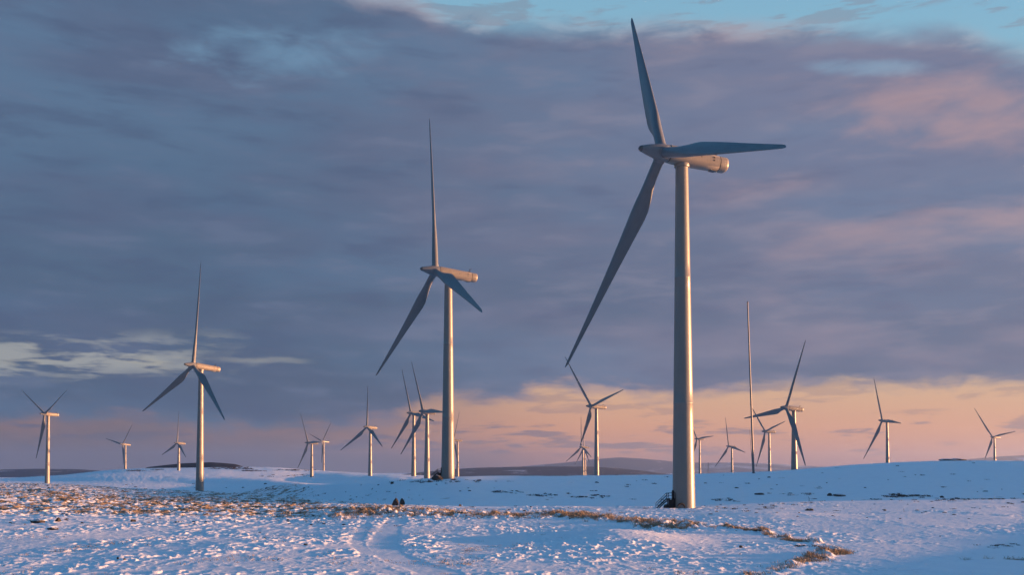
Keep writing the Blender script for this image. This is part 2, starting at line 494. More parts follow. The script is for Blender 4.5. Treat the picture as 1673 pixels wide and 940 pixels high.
# ------------------------------------------------------------------ turbine parts
HUB_H = 65.0
def airfoil(n=22):
    """closed section, leading edge at +0.30, trailing edge at -0.70 of chord; thickness 1"""
    P = []
    for k in range(n):
        a = 2 * math.pi * k / n
        x = .5 * (1 + math.cos(a))             # 1 = trailing edge, 0 = leading edge
        th = 5 * (.2969 * math.sqrt(max(x, 0)) - .126 * x - .3516 * x**2 + .2843 * x**3 - .1015 * x**4)
        camb = .10 * (1 - (2 * x - 1) ** 2) * .35
        P.append((.30 - x, (th * (1 if a < math.pi else -1)) + camb))
    return P

def blade_vf(L=46.0):
    foil = airfoil(); n = len(foil); rings = []
    st = [(.018, 0), (.05, 0), (.075, .02), (.11, .2), (.15, .5), (.19, .8), (.23, .97), (.27, 1), (.32, 1), (.40, 1), (.5, 1), (.6, 1), (.7, 1), (.8, 1), (.88, 1), (.94, 1), (.97, 1), (.985, 1), (.995, 1), (1, 1)]
    for f, bl in st:
        if f <= .27: ch = 2.0 + (3.75 - 2.0) * (bl ** 1.0)
        else: ch = .72 + (3.75 - .72) * ((1 - f) / .73) ** 1.12
        if f > .96: ch *= max(.10, math.sqrt(max(0, 1 - ((f - .96) / .0405) ** 2)))
        tc = np.interp(f, [0, .1, .2, .27, .4, .6, 1], [1, .75, .46, .34, .26, .20, .15])
        beta = R(float(np.interp(f, [0, .1, .25, .5, 1], [36, 36, 31, 23, 17])))
        bend = .9 * f ** 2.2 * 1.0             # pre-bend, upwind
        ring = []
        for k, (cx, cy) in enumerate(foil):
            a = 2 * math.pi * k / n
            ex, ey = -math.cos(a) * 1.0, math.sin(a) * 1.0          # root circle r=1.0
            ax, ay = cx * ch, cy * ch * tc
            X = ex * (1 - bl) + ax * bl; Y = ey * (1 - bl) + ay * bl
            # leading edge turns towards upwind (-Y)
            ring.append((X * math.cos(beta) + Y * math.sin(beta), -X * math.sin(beta) + Y * math.cos(beta) - bend, f * L))
        rings.append(ring)
    return loft(rings)

def spinner_prof():
    return [(.62, -4.05), (.74, -3.7), (1.0, -2.9), (1.24, -2.0), (1.46, -1.1), (1.6, -.3), (1.66, .4), (1.66, 1.05), (1.3, 1.06)]
def nosecap_prof(): return [(.02, -4.62), (.22, -4.6), (.42, -4.46), (.56, -4.26), (.625, -4.055)]
def nac_ring(y, w, h, zc, n=36, e=2.6):
    ring = []
    for j in range(n):
        a = 2 * math.pi * j / n; c, s = math.cos(a), math.sin(a)
        ring.append((w * math.copysign(abs(c) ** (2 / e), c), y, zc + h * math.copysign(abs(s) ** (2 / e), s)))
    return ring
def nacelle_vf():
    return loft([nac_ring(1.16, 1.38, 1.38, 0), nac_ring(1.2, 1.60, 1.62, 0), nac_ring(2.2, 1.70, 1.70, -.05), nac_ring(5, 1.72, 1.66, -.1),
                 nac_ring(8, 1.66, 1.56, -.12), nac_ring(10.9, 1.58, 1.46, -.12), nac_ring(10.96, 1.50, 1.40, -.12)])
def tailcap_vf():
    return loft([nac_ring(11.02, 1.50, 1.40, -.12), nac_ring(11.06, 1.58, 1.46, -.12), nac_ring(12.2, 1.56, 1.44, -.12), nac_ring(12.55, 1.50, 1.39, -.12), nac_ring(12.7, 1.38, 1.27, -.12), nac_ring(12.72, .8, .75, -.12)])
def tower_vf(H=62.3):
    prof = []
    for k in range(27):
        t = k / 26; z = -4 + (H + 4) * t
        r = 2.18 - (2.18 - 1.20) * max(0, z / H) ** .92
        prof.append((r, z))
        if k in (9, 18):                       # section flange seams
            prof += [(r + .012, z + .02), (r + .012, z + .14), (r, z + .16)]
    return revolve(prof, n=48)
def collar_vf(): return revolve([(1.21, 0), (1.42, .06), (1.46, .2), (1.46, .62), (1.40, .74), (1.30, .80), (1.30, 1.35)], n=48)
def mast_vf():
    return merge(box_vf(-.32, .32, 10.0, 10.7, 1.28, 1.62), tube_vf([(0, 10.5, 1.6), (0, 10.75, 2.4)], .06, 6), tube_vf([(-.5, 10.72, 2.3), (.5, 10.72, 2.3)], .045, 6),
                 tube_vf([(-.5, 10.72, 2.3), (-.5, 10.72, 2.62)], .08, 6), tube_vf([(.5, 10.72, 2.3), (.5, 10.95, 2.55)], .07, 6))
def vents_vf(): return box_vf(-.07, .07, -.09, .09, -.1, .1)
def hatch_vf(): return box_vf(-.6, .6, 9.6, 10.7, -1.72, -1.45)
def door_vf():
    # rounded steel door with frame on the tower foot, on the side facing -X
    V, F = [], []
    pts = []
    for k in range(13):
        a = math.pi * k / 12; pts.append((.48 * math.cos(a), 2.0 + .48 * math.sin(a)))
    pts += [(-.48, .5), (.48, .5)]
    n = len(pts)
    for d in (-2.04, -2.24):
        for (u, z) in pts: V.append((d, u, z + 1.0))
    F.append(tuple(range(n))); F.append(tuple(range(2 * n - 1, n - 1, -1)))
    for j in range(n): F.append((j, (j + 1) % n, (j + 1) % n + n, j + n))
    return V, F

def make_proto():
    P = {}
    def me(name, vf, mat, sharp=35):
        m = mesh_np(name, vf[0], list(vf[1])); fix_normals(m); m.set_sharp_from_angle(angle=R(sharp)); m.materials.append(mat); P[name] = m
    me('tower', tower_vf(), M_TOWER, 60); me('yaw_collar', collar_vf(), M_TOWER, 50); me('door', door_vf(), M_DARKMETAL)
    me('nacelle', nacelle_vf(), M_NAC, 50); me('tail_cap', tailcap_vf(), M_NAC, 50); me('wind_gauge', mast_vf(), M_DARKMETAL)
    me('vent', vents_vf(), M_DARKMETAL); me('hatch', hatch_vf(), M_CAP)
    me('spinner', revolve(spinner_prof(), 'y', 40), M_HUB, 50); me('rotor_gap', revolve([(1.2, 1.0), (1.63, 1.07), (1.63, 1.19), (1.2, 1.22)], 'y', 40), M_DARKMETAL, 40); me('nose_cap', revolve(nosecap_prof(), 'y', 32), M_CAP, 60)  # dark ring stands in for shade in the gap behind the spinner
    me('blade', blade_vf(), M_BLADE, 70)
    me('blade_collar', revolve([(1.03, .75), (1.12, .78), (1.12, 1.75), (1.03, 1.78)], n=28), M_HUB, 50)
    return P
PROTO = make_proto()

# hub position (m), yaw (deg), rotor tilt (deg), hub overhang (m), [(blade angle deg, reach m)]
TURBINES = [
('T1', 1.09, (28.7, 188, 67.8), 70, 12, 4.2, [(-35, 48.6), (107, 46.3), (-147, 47.7)],
 'largest and nearest wind turbine, dark steps at its tower foot, rising from the snowy foreground'),
('T2', 1.11, (-24.3, 313, 70.3), 64, 5, 4.5, [(-16, 56.9), (115, 46.2), (-121, 56.9)],
 'second largest wind turbine, one blade straight up, dark boulder beside its tower foot'),
('T3', 1.17, (-167.1, 520, 62.3), 46, 8, 4.4, [(-7, 57.4), (125, 54.1), (-113, 57.1)],
 'third largest wind turbine, on the left by itself, before the dark hillock, inverted Y blades'),
('T4', 0.96, (-414.2, 881, 57.5), 40, 2, 3.2, [(-63, 51.9), (65, 45.0), (-165, 41.2)],
 'leftmost wind turbine, two blades raised like a V, one sunlit blade hanging down'),
('T5', 1.1, (-662.2, 1692, 52.3), 40, 5, 5.3, [(39, 42.7), (164, 37.6), (-79, 57.7)],
 'small distant wind turbine on the left hill beside the dark hillock, a blade pointing left'),
('T6', 0.91, (-466.2, 1385, 45.8), 48, 8, 2.6, [(-11, 47.1), (119, 43.2), (-110, 47.7)],
 'small wind turbine in front of the dark hillock, inverted Y blades'),
('T7', 0.96, (-248.6, 1213, 41.3), 58, 2, 4.8, [(-38, 48.0), (91, 45.9), (-135, 44.1)],
 'front one of two overlapping small turbines, lower tower foot, level blade towards its neighbour'),
('T8', 1.3, (-390.9, 2053, 67.8), 40, 5, 3.2, [(31, 45.7), (177, 45.5), (-69, 46.8)],
 'rear one of two overlapping small turbines, a blade raised to the upper right'),
('T9', 0.89, (-147.6, 1012, 51.6), 50, 12, 4.0, [(-16, 45.6), (120, 43.2), (-119, 49.2)],
 'lone inverted Y turbine on the snow skyline, below the second largest turbine\'s lowest blade tip'),
('T10', 0.91, (-90.9, 894, 59.0), 56, 2, 2.9, [(-25, 45.7), (102, 45.4), (-132, 46.8)],
 'left one of two side by side turbines left of the second largest tower'),
('T11', 0.7, (-61.7, 690, 48.2), 64, 5, 3.0, [(-39, 49.1), (94, 42.0), (-129, 46.9)],
 'right one of two side by side turbines, level blade reaching behind the second largest tower'),
('T12', 1.0, (-85.0, 1447, 51.5), 66, 2, 6.4, [(28, 47.3), (148, 44.7), (-92, 46.0)],
 'distant wind turbine almost hidden behind the tower of the second largest turbine'),
('T13', 1.09, (63.3, 794, 58.6), 60, 2, 5.0, [(-42, 58.8), (77, 45.1), (-157, 34.1)],
 'turbine with two raised blades, upper left tip crossing the largest turbine\'s lowest tip'),
('T14', 0.78, (108.7, 1560, 44.6), 64, 5, 2.9, [(-8, 48.7), (116, 38.7), (-117, 50.6)],
 'small far turbine with an upright blade, hub touched by a larger turbine\'s blade tip'),
('T14b', 1.0, (145.6, 2023, 54.9), 66, 5, 3.5, [(-3, 45.9), (136, 45.4), (-139, 46.7)],
 'farthest turbine lined up right behind another small turbine, only its blade tips sticking out'),
('T15', 1.0, (294.0, 1581, 57.6), 66, 2, 5.0, [(86, 46.0), (-34, 46.0), (-154, 46.0)],
 'distant turbine half hidden behind the largest turbine\'s tower, a level blade to the right'),
('T16', 0.99, (327.1, 1502, 44.1), 68, 5, 5.6, [(-16, 46.9), (103, 45.8), (-134, 45.2)],
 'small distant turbine between the largest tower and the tall bare mast'),
('T18', 1.02, (180.8, 655, 48.6), 68, 5, 6.0, [(21, 46.4), (148, 45.7), (-96, 45.8)],
 'mid sized turbine on the right skyline, one blade crossing the tall bare mast'),
('T19', 1.11, (307.8, 1209, 54.9), 70, 2, 5.7, [(-43, 48.6), (76, 43.0), (-159, 46.4)],
 'smaller turbine directly right of the tall bare mast, two raised blades'),
('T20', 1.21, (409.0, 1098, 62.5), 74, 5, 6.1, [(-21, 52.6), (98, 34.3), (-146, 51.1)],
 'wind turbine behind the rise of the right snow hill, short level blade behind its nacelle'),
('T21', 1.3, (755.0, 1563, 60.1), 64, 2, 4.2, [(-35, 57.9), (80, 41.9), (-159, 38.2)],
 'rightmost wind turbine, its foot hidden by the snow hill, two raised blades'),
]

def copy_part(name, mesh, parent):
    o = bpy.data.objects.new(name, mesh); C.objects.link(o); o.parent = parent
    return o

def make_turbine(code, ns, hub, yaw, tilt, ov, blades, label):
    ps = R(yaw)
    x = hub[0] + ov * math.sin(ps); y = hub[1] + ov * math.cos(ps)
    gz = hz(x, y)
    root = empty('wind_turbine', (x, y, gz), -ps)
    tag(root, label, 'wind turbine', 'wind turbines of the snowy wind farm')
    Hh = hub[2] - gz
    big = code in ('T1', 'T2', 'T3', 'T18', 'T13')
    tw = copy_part('tower', PROTO['tower'], root)
    top = Hh - 2.45
    tw.scale = (1, 1, top / 62.3)
    if code in ('T1', 'T2'):
        d = copy_part('door', PROTO['door'], tw); d.rotation_euler = (0, 0, ps + R(10)); d.scale = (1, 1, 62.3 / top)
    c = copy_part('yaw_collar', PROTO['yaw_collar'], root); c.location = (0, 0, top - .02)
    base = Matrix.Translation((0, -ov, Hh))
    tn = R(min(tilt, 4))
    nac = copy_part('nacelle', PROTO['nacelle'], root)
    nac.matrix_local = base @ Matrix.Rotation(-tn, 4, 'X') @ Matrix.Diagonal((1, ns, 1, 1))
    copy_part('tail_cap', PROTO['tail_cap'], nac)
    copy_part('rotor_gap', PROTO['rotor_gap'], nac)
    copy_part('wind_gauge', PROTO['wind_gauge'], nac)
    if big:
        copy_part('hatch', PROTO['hatch'], nac)
        for vy, vz in ((9.6, .45), (9.6, -.1), (7.0, .1)):
            for sx in (-1, 1): copy_part('vent', PROTO['vent'], nac).location = (sx * 1.62, vy, vz)
    sp = copy_part('spinner', PROTO['spinner'], root)
    sp.matrix_local = base @ Matrix.Rotation(-tn, 4, 'X') @ Matrix.Diagonal((1, min(ns, 1.1), 1, 1))
    copy_part('nose_cap', PROTO['nose_cap'], sp)
    for ang, L in blades:
        b = copy_part('blade', PROTO['blade'], root)
        b.matrix_local = base @ Matrix.Rotation(-R(tilt), 4, 'X') @ Matrix.Rotation(R(ang), 4, 'Y') @ Matrix.Rotation(R(32 if (code, ang) == ('T1', -35) else 16 if abs(ang) < 45 else 0), 4, 'Z') @ Matrix.Diagonal((1, 1, L / 46, 1))
        if big: copy_part('blade_collar', PROTO['blade_collar'], b)
    return root, (x, y, gz)

FEET = {}
for t in TURBINES:
    _, FEET[t[0]] = make_turbine(*t)

# ------------------------------------------------------------------ stairs at the tower feet
def access_stair(loc, rz, label):
    root = empty('access_stair', loc, rz); tag(root, label, 'stairs')
    # rises along +X towards the tower; landing 1.9 m up
    n = 9; run = .24; rise = .21
    for k in range(n):
        solid('tread', box_vf(-2.9 + k * run, -2.9 + (k + 1) * run - .02, -.5, .5, .1 + k * rise, .15 + k * rise), M_DARKMETAL, root, smooth=False)
    solid('landing', box_vf(-.74, .55, -.62, .62, 1.86, 1.94), M_DARKMETAL, root, smooth=False)
    for s in (-.55, .55):
        solid('stringer', merge(tube_vf([(-3.0, s, -.1), (-.74, s, 1.86)], .10, 6)), M_DARKMETAL, root)
        solid('handrail', merge(tube_vf([(-2.95, s, 1.0), (-.8, s, 2.95), (.5, s, 2.95)], .055, 6), tube_vf([(-2.95, s, .5), (-.8, s, 2.45), (.5, s, 2.45)], .04, 6),
              tube_vf([(-2.95, s, -.1), (-2.95, s, 1.0)], .05, 6), tube_vf([(-1.9, s, .8), (-1.9, s, 1.95)], .05, 6), tube_vf([(-.8, s, 1.8), (-.8, s, 2.95)], .05, 6), tube_vf([(.5, s, 1.9), (.5, s, 2.95)], .05, 6)), M_DARKMETAL, root)
        for xx in (-.66, .42):
            solid('leg', box_vf(xx - .07, xx + .07, s - .07, s + .07, -.4, 1.86), M_DARKMETAL, root, smooth=False)
    solid('equipment_box', box_vf(-.55, .38, -.45, .45, -.3, 1.72), M_DARKMETAL, root, smooth=False)
    return root
x, y, z = FEET['T1']
access_stair((x - 2.45, y - .9, z), R(12), 'dark steel steps with handrails against the foot of the largest tower')
x2, y2, z2 = FEET['T2']
access_stair((x2 - 2.5, y2 + .3, z2), R(20), 'dark steel steps against the foot of the second largest tower')
# cable duct curving into the ground at the foot of the largest tower
pts = [(.75 * math.cos(a), 0, .95 * math.sin(a)) for a in np.linspace(R(-15), R(150), 12)]
du = solid('cable_duct', tube_vf(pts, .16, 10), M_DARKMETAL); du.location = (x - .9, y - 2.25, z + .02); du.rotation_euler = (0, 0, R(15))
tag(du, 'short dark curved pipe arching into the snow in front of the largest tower', 'pipe')

# ------------------------------------------------------------------ masts
def mast(loc, lean, H, r0, r1, name, label, cat):
    root = empty(name, loc); tag(root, label, cat)
    n = 12; prof = [(r0 + (r1 - r0) * k / n, -2 + (H + 2) * k / n) for k in range(n + 1)]
    p = solid('pole', revolve(prof, n=20), M_POLE, root, 60)
    q = solid('cap', revolve([(r1 * 1.12, H - .25), (r1 * 1.18, H), (r1 * 1.0, H + .35), (r1 * .5, H + .6), (.01, H + .66)], n=20), M_POLE, root, 60)
    f = solid('base_plate', revolve([(r0 * 1.9, -1.5), (r0 * 1.9, .12), (r0 * 1.05, .16)], n=20), M_DARKMETAL, root, 40)
    for o in (p, q, f): o.rotation_euler = (0, lean, 0)
    return root
my = 470.; mx = (1231.0 - 836.5) / F_PX * my; mz = hz(mx, my)
mast((mx, my, mz), R(-1.55), (772.5 - 493.8) / F_PX * my + .6, .50, .30, 'mast', 'tall bare tapering mast leaning slightly to the left, without any rotor', 'mast')
px_ = (1229.6 - 836.5) / F_PX * 480; mz2 = hz(px_, 480)
mast((px_, 480, mz2), R(-3.3), 20.4, .20, .11, 'pole', 'short thin pole standing close along the lower part of the tall bare mast', 'pole')

def lattice(loc, H, label):
    root = empty('lattice_mast', loc); tag(root, label, 'mast')
    w0, w1 = 1.5, .35
    for sx, sy in ((-1, -1), (1, -1), (1, 1), (-1, 1)):
        solid('leg', tube_vf([(sx * w0, sy * w0, -3), (sx * w1, sy * w1, H)], .14, 5), M_POLE, root)
    br = []
    N = 8
    for k in range(N):
        wa = w0 + (w1 - w0) * k / N; wb = w0 + (w1 - w0) * (k + 1) / N; za = H * k / N; zb = H * (k + 1) / N
        for a, b in (((-1, -1), (1, -1)), ((1, -1), (1, 1)), ((1, 1), (-1, 1)), ((-1, 1), (-1, -1))):
            br.append(tube_vf([(a[0] * wa, a[1] * wa, za), (b[0] * wb, b[1] * wb, zb)], .08, 4))
    solid('bracing', merge(*br), M_POLE, root)
    return root
ly = 1900.; lx = (1157 - 836.5) / F_PX * ly
lattice((lx, ly, hz(lx, ly)), CAM_Z + (HOR - 756) / F_PX * ly - hz(lx, ly), 'tiny pale lattice mast just right of the largest tower, far off on the skyline')

# ------------------------------------------------------------------ boulders
def rock_mesh(name, sx, sy, sz, seed, point=0.0):
    bm = bmesh.new(); bmesh.ops.create_icosphere(bm, subdivisions=4, radius=1.0)
    co = np.array([v.co[:] for v in bm.verts])
    d = 1 + .42 * fbm(co[:, 0] * 1.1 + co[:, 2] * .7 + seed, co[:, 1] * 1.1 - co[:, 2] * .9 + seed * 3.1, seed, 4, .55) * 1.4
    # facets
    rs = np.random.default_rng(seed)
    for _ in range(7):
        nrm = rs.normal(size=3); nrm /= np.linalg.norm(nrm); lim = rs.uniform(.62, .9)
        dd = co @ nrm; d = np.where(dd * d > lim, lim / np.maximum(dd, 1e-3), d)
    for v, k, c in zip(bm.verts, d, co):
        t = max(0, c[2]); w = 1 - point * t
        v.co = Vector((c[0] * k * sx * w, c[1] * k * sy * w, c[2] * k * sz))
    me = bpy.data.meshes.new(name); bm.to_mesh(me); bm.free()
    me.polygons.foreach_set('use_smooth', np.full(len(me.polygons), True)); me.set_sharp_from_angle(angle=R(38)); me.materials.append(M_ROCK)
    return me

def ground_hit(px, py, d0=56, d1=2400):
    """first point of the ground seen along a bearing at a given dip"""
    D = np.geomspace(d0, d1, 2600); x = (px - 836.5) / F_PX * D; zz = height(x, D)
    pr = HOR - F_PX * (zz - CAM_Z) / D
    k = np.where(pr <= py)[0]
    k = k[0] if len(k) else int(np.argmin(np.abs(pr - py)))
    return float(x[k]), float(D[k]), float(zz[k])

ROCKS = [  # bearing, dip of foot, width px, height px, pointedness, label
 (647, 826, 11.5, 12, .5, 'dark pointed boulder on the snow crest, left one of a close pair'),
 (657, 826, 10, 12, .0, 'dark rounded boulder on the snow crest, right one of a close pair, sunlit edge'),
 (714, 785, 17, 8, .0, 'dark low boulder with a snow patch beside the second largest tower'),
 (97, 853, 10, 7, .2, 'dark boulder with a sharp top at far left, behind a low flat one'),
 (64, 854, 20, 5, .0, 'low flat brown stone at far left beside a sharper boulder'),
 (88, 866, 16, 4, .0, 'flat dark stone half sunk in snow at far left, lower than its neighbours'),
 (219, 853, 9, 4.5, .1, 'brown stone on the left slope below the tan grass band'),
 (195, 914, 4.5, 3, .0, 'tiny black stone alone in the near snow, left of its twin'),
 (206, 915, 4.5, 3, .0, 'tiny black stone alone in the near snow, right of its twin'),
 (633, 836, 4.5, 3, .0, 'small dark stone at the crest left of the boulder pair'),
 (752, 828, 5, 4, .0, 'small dark round stone at the crest right of the boulder pair'),
 (1209, 895, 6, 3.5, .0, 'small dark stone on the sunlit snow left of the winding grass line'),
 (641, 791, 6, 3.5, .0, 'small dark stone high on the shaded slope left of the second largest tower'),
 (703, 788.5, 9, 3.5, .2, 'dark flat stone on the shaded slope just below the low boulder'),
 (1089, 830, 12, 7, .1, 'dark rock at the left end of the steel steps by the largest tower'),
 (1557, 753.5, 40, 4.5, .0, 'long low dark rock outcrop on the top of the right snow hill'),
 (1538, 814, 7, 3.5, .0, 'small dark rock at the bottom of the right snow hill'),
 (1240, 809, 14, 3.5, .0, 'low dark rock streak at the foot of the right snow hill'),
 (1355, 811, 9, 5, .1, 'dark round rock in the lower slope of the right snow hill'),
 (1372, 811.5, 15, 4.5, .0, 'broad dark rock left of the large heather patch on the right hill'),
 (1322, 835, 14, 4, .0, 'flat brown rock in the snow right of the largest tower'),
 (500, 891, 7, 3, .0, 'small brown stone at the end of the bare soil streak left of the ruts'),
]
for i, (px, py, w, h, pt, lab) in enumerate(ROCKS):
    gx, gy, gz = ground_hit(px, py, 56, 2000 if py > 760 else 660)
    if px == 1557: gy = 612.; gx = (px - 836.5) / F_PX * gy; gz = hz(gx, gy)
    s = gy / F_PX
    me = rock_mesh('boulder', w * s * .56, w * s * .45, h * s * .8, 5 + i, pt)
    o = link('boulder', me, None); o.location = (gx, gy, gz + h * s * .12); o.rotation_euler = (0, 0, i * 1.7)
    if px in (64, 88, 714, 703, 1557, 1240, 1372, 1322): o.rotation_euler = (0, 0, .1 * (i % 3 - 1))
    tag(o, lab, 'boulder')

# scattered small stones (they look alike)
SM = [rock_mesh('stone', 1, .8, .7, 60 + k, .1) for k in range(4)]
spots = []
for k in range(34): spots.append((random.uniform(1140, 1665), random.uniform(823, 850), 'small dark stone poking out of the snow on the flat beyond the grass line', 'stones strewn right of the largest tower'))
for k in range(16): spots.append((random.uniform(580, 1060), random.uniform(783, 806), 'small dark stone poking out of the shaded snow slope', 'stones on the shaded slope'))
for k in range(14): spots.append((random.uniform(1150, 1660), random.uniform(775, 812), 'small dark stone poking out of the right snow hill', 'stones on the right snow hill'))
for k in range(110): spots.append((random.uniform(5, 600), 791 + 68 * random.random() ** 1.2, 'small dark stone among tan grass and snow on the left', 'stones in the left grass'))
for k in range(14): spots.append((random.uniform(760, 1070), random.uniform(829, 850), 'small dark stone along the middle of the snow crest', 'stones along the snow crest'))
for k in range(14): spots.append((random.uniform(20, 1640), random.uniform(870, 935), 'tiny dark stone in the near snow', 'stones in the near snow'))
for i, (px, py, lab, grp) in enumerate(spots):
    gx, gy, gz = ground_hit(px, py)
    s = gy / F_PX * random.uniform(.8, 2.3) * (.8 if py > 868 else 1)
    o = bpy.data.objects.new('stone', SM[i % 4]); C.objects.link(o)
    o.location = (gx, gy, gz + .1 * s); o.scale = (s * random.uniform(1, 1.9), s, s * random.uniform(.6, 1.1)); o.rotation_euler = (0, 0, random.uniform(-.5, .5))
    tag(o, lab, 'stone', grp)

# snow-rimed marker post
gx, gy, gz = ground_hit(1321, 820)
po = solid('marker_post', tube_vf([(0, 0, -.3), (.03, 0, .5), (-.05, 0, 1.0), (-.22, 0, 1.25)], [.07, .07, .065, .05], 8), M_POLE)
po.location = (gx, gy, gz); tag(po, 'thin pale bent post on the crest right of the largest tower', 'post')

# ------------------------------------------------------------------ grass and heather
def grass_material():
    m, nt, p = material('dry_grass')
    tc = nt.new('ShaderNodeTexCoord')
    n = nt.noise(tc.outputs['Object'], .9, 4, .6); n2 = nt.noise(tc.outputs['Object'], 9, 2, .5)
    c = nt.ramp(nt.m('ADD', nt.m('MULTIPLY', n, .6), nt.m('MULTIPLY', n2, .4)), [(.3, (.12, .085, .055, 1)), (.5, (.30, .235, .16, 1)), (.68, (.46, .385, .29, 1))])
    nt.l.new(c, p.inputs['Base Color']); p.inputs['Roughness'].default_value = .8
    p.inputs['Specular IOR Level'].default_value = .15
    return m
M_GRASS = grass_material()
mh, nth, ph = material('dark_heather')
tch = nth.new('ShaderNodeTexCoord')
nth.l.new(nth.ramp(nth.noise(tch.outputs['Object'], 5, 4, .6), [(.3, (.010, .008, .007, 1)), (.7, (.05, .032, .022, 1))]), ph.inputs['Base Color'])
ph.inputs['Roughness'].default_value = .9

def blades_mesh(name, X, Y, Z, hgt, spread, per, wid, lean):
    N = len(X); n = N * per
    bx = np.repeat(X, per) + RNG.normal(0, 1, n) * np.repeat(spread, per)
    by = np.repeat(Y, per) + RNG.normal(0, 1, n) * np.repeat(spread, per)
    bz = np.repeat(Z, per) - .06
    a = RNG.uniform(0, 2 * np.pi, n); h = np.repeat(hgt, per) * RNG.uniform(.5, 1.15, n)
    lx = RNG.normal(0, lean, n) * h - .22 * h; ly = RNG.normal(0, lean, n) * h
    w = wid * RNG.uniform(.7, 1.4, n) * np.repeat(np.maximum(1, Y / 130), per)
    cx, cy = np.cos(a) * w, np.sin(a) * w
    z0 = np.zeros(n)
    P = np.stack([np.stack([bx - cx, by - cy, bz], -1), np.stack([bx + cx, by + cy, bz], -1),
                  np.stack([bx + lx * .45 + cx * .75, by + ly * .45 + cy * .75, bz + h * .62], -1), np.stack([bx + lx * .45 - cx * .75, by + ly * .45 - cy * .75, bz + h * .62], -1),
                  np.stack([bx + lx * 1.2 + cx * .15, by + ly * 1.2 + cy * .15, bz + h * .95], -1), np.stack([bx + lx * 1.2 - cx * .15, by + ly * 1.2 - cy * .15, bz + h * .95], -1)], 1)
    V = P.reshape(-1, 3); i = np.arange(n)[:, None] * 6
    Fq = np.vstack([i + np.array([[0, 1, 2, 3]]), i + np.array([[3, 2, 4, 5]])])
    return mesh_np(name, V, Fq, smooth=True)

def scatter_candidates(n, px0, px1, py0, py1):
    px = RNG.uniform(px0, px1, n); py = RNG.uniform(py0, py1, n)
    D = CAM_Z * F_PX / (py - HOR); x = (px - 836.5) / F_PX * D
    return px, D, x
def bare_at(x, D, px): return masks(x, D, D, px)[0]

XS, YS, HS = [], [], []
px, D, x = scatter_candidates(110000, -60, 1730, 794, 946)
b = bare_at(x, D, px); keep = RNG.uniform(0, 1, len(b)) < sstep(b, .32, .95) * .75
XS.append(x[keep]); YS.append(D[keep]); HS.append(np.full(keep.sum(), .34))
for line, wd, num in ((GRASS_LINE, 2.2, 5200), (WIND_LINE, .55, 1100)):
    pts = np.array(line); seg = np.diff(pts, axis=0); ln = np.hypot(*seg.T); cum = np.append(0, np.cumsum(ln))
    s = RNG.uniform(0, cum[-1], num); k = np.clip(np.searchsorted(cum, s) - 1, 0, len(seg) - 1); f = (s - cum[k]) / ln[k]
    q = pts[k] + seg[k] * f[:, None] + RNG.normal(0, wd, (num, 2)) * np.array([1.0, 4.0 if wd > 1 else 1.8])
    kk = bare_at(q[:, 0], q[:, 1], 836.5 + F_PX * q[:, 0] / q[:, 1]) > RNG.uniform(.1, .7, num)
    XS.append(q[kk, 0]); YS.append(q[kk, 1]); HS.append(np.full(kk.sum(), .46 if wd > 1 else .30))
px, D, x = scatter_candidates(14000, -60, 1300, 842, 944)
st = fbm(x / 7, D / 12, 160, 3); keep = (st > .10) & (RNG.uniform(0, 1, len(st)) < .12 + .5 * sstep(st, .2, .4)) & (RNG.uniform(0, 1, len(st)) < 1.15 - .9 * sstep(D * 0 + px, 500, 1200))
XS.append(x[keep]); YS.append(D[keep]); HS.append(np.full(keep.sum(), .20))
X = np.concatenate(XS); Y = np.concatenate(YS); Hh = np.concatenate(HS)
Z = height(X, Y)
gr = link('grass', blades_mesh('grass', X, Y, Z, Hh, np.full(len(X), .20), 9, .016, .5), M_GRASS)
tag(gr, 'dry tan moorland grass sticking out of the snow in bands', 'grass', kind='stuff')

# heather: dark low twiggy cushions, thickened to stand in for shadows and rocks
px, D, x = scatter_candidates(5600, -40, 1720, 789, 868)
b = bare_at(x, D, px); nf = fbm(x / 3.2, D / 3.2, 140, 3)
keep = (RNG.uniform(0, 1, len(b)) < (.10 + .5 * b)) & (nf > .03) & (((px < 760) & (D > 125)) | (D > 155))
XS, YS = [x[keep]], [D[keep]]
for (px_, py_, wx, wy, num) in [(1466, 811, 24, 2.6, 46), (1500, 811, 18, 1.6, 20), (1370, 811, 10, 1.5, 12), (1185, 817, 14, 3, 12), (960, 812, 40, 3, 22), (880, 810, 22, 2, 14), (830, 805, 24, 2, 16), (770, 787, 60, 3, 18), (388, 766.5, 26, 1.2, 60), (412, 770, 16, 1.0, 30), (350, 766, 12, .8, 16), (478, 769, 24, 1.2, 40), (375, 764.5, 26, .6, 26), (220, 770, 16, 1.2, 24), (258, 768, 12, 1, 14), (480, 778, 40, 2, 14),
                             (690, 788, 30, 3, 10), (1300, 808, 40, 3, 10), (1600, 816, 70, 1.4, 26), (1235, 868, 26, 1.2, 10), (1320, 893, 40, 1.0, 12), (1640, 893, 26, 4, 14), (1230, 832, 50, 3, 14), (1560, 818, 40, 2, 12)]:
    for k in range(num):
        hx, hy, _ = ground_hit(px_ + random.gauss(0, wx * .5), py_ + random.gauss(0, wy * .5), 56 if py_ > 776 else 1150); XS.append(np.array([hx])); YS.append(np.array([hy]))
X = np.concatenate(XS); Y = np.concatenate(YS); Z = height(X, Y)
hea = link('heather', blades_mesh('heather', X, Y, Z, RNG.uniform(.10, .28, len(X)) * np.clip(Y / 180, .7, 1.6 + 2.2 * (Y > 1100)), RNG.uniform(.14, .36, len(X)) * np.clip(Y / 180, .7, 1.8 + 4 * (Y > 1100)), 26, .035, .7), mh)
tag(hea, 'dark heather clumps in the snow, partly standing in for shadows and rocks', 'heather', kind='stuff')

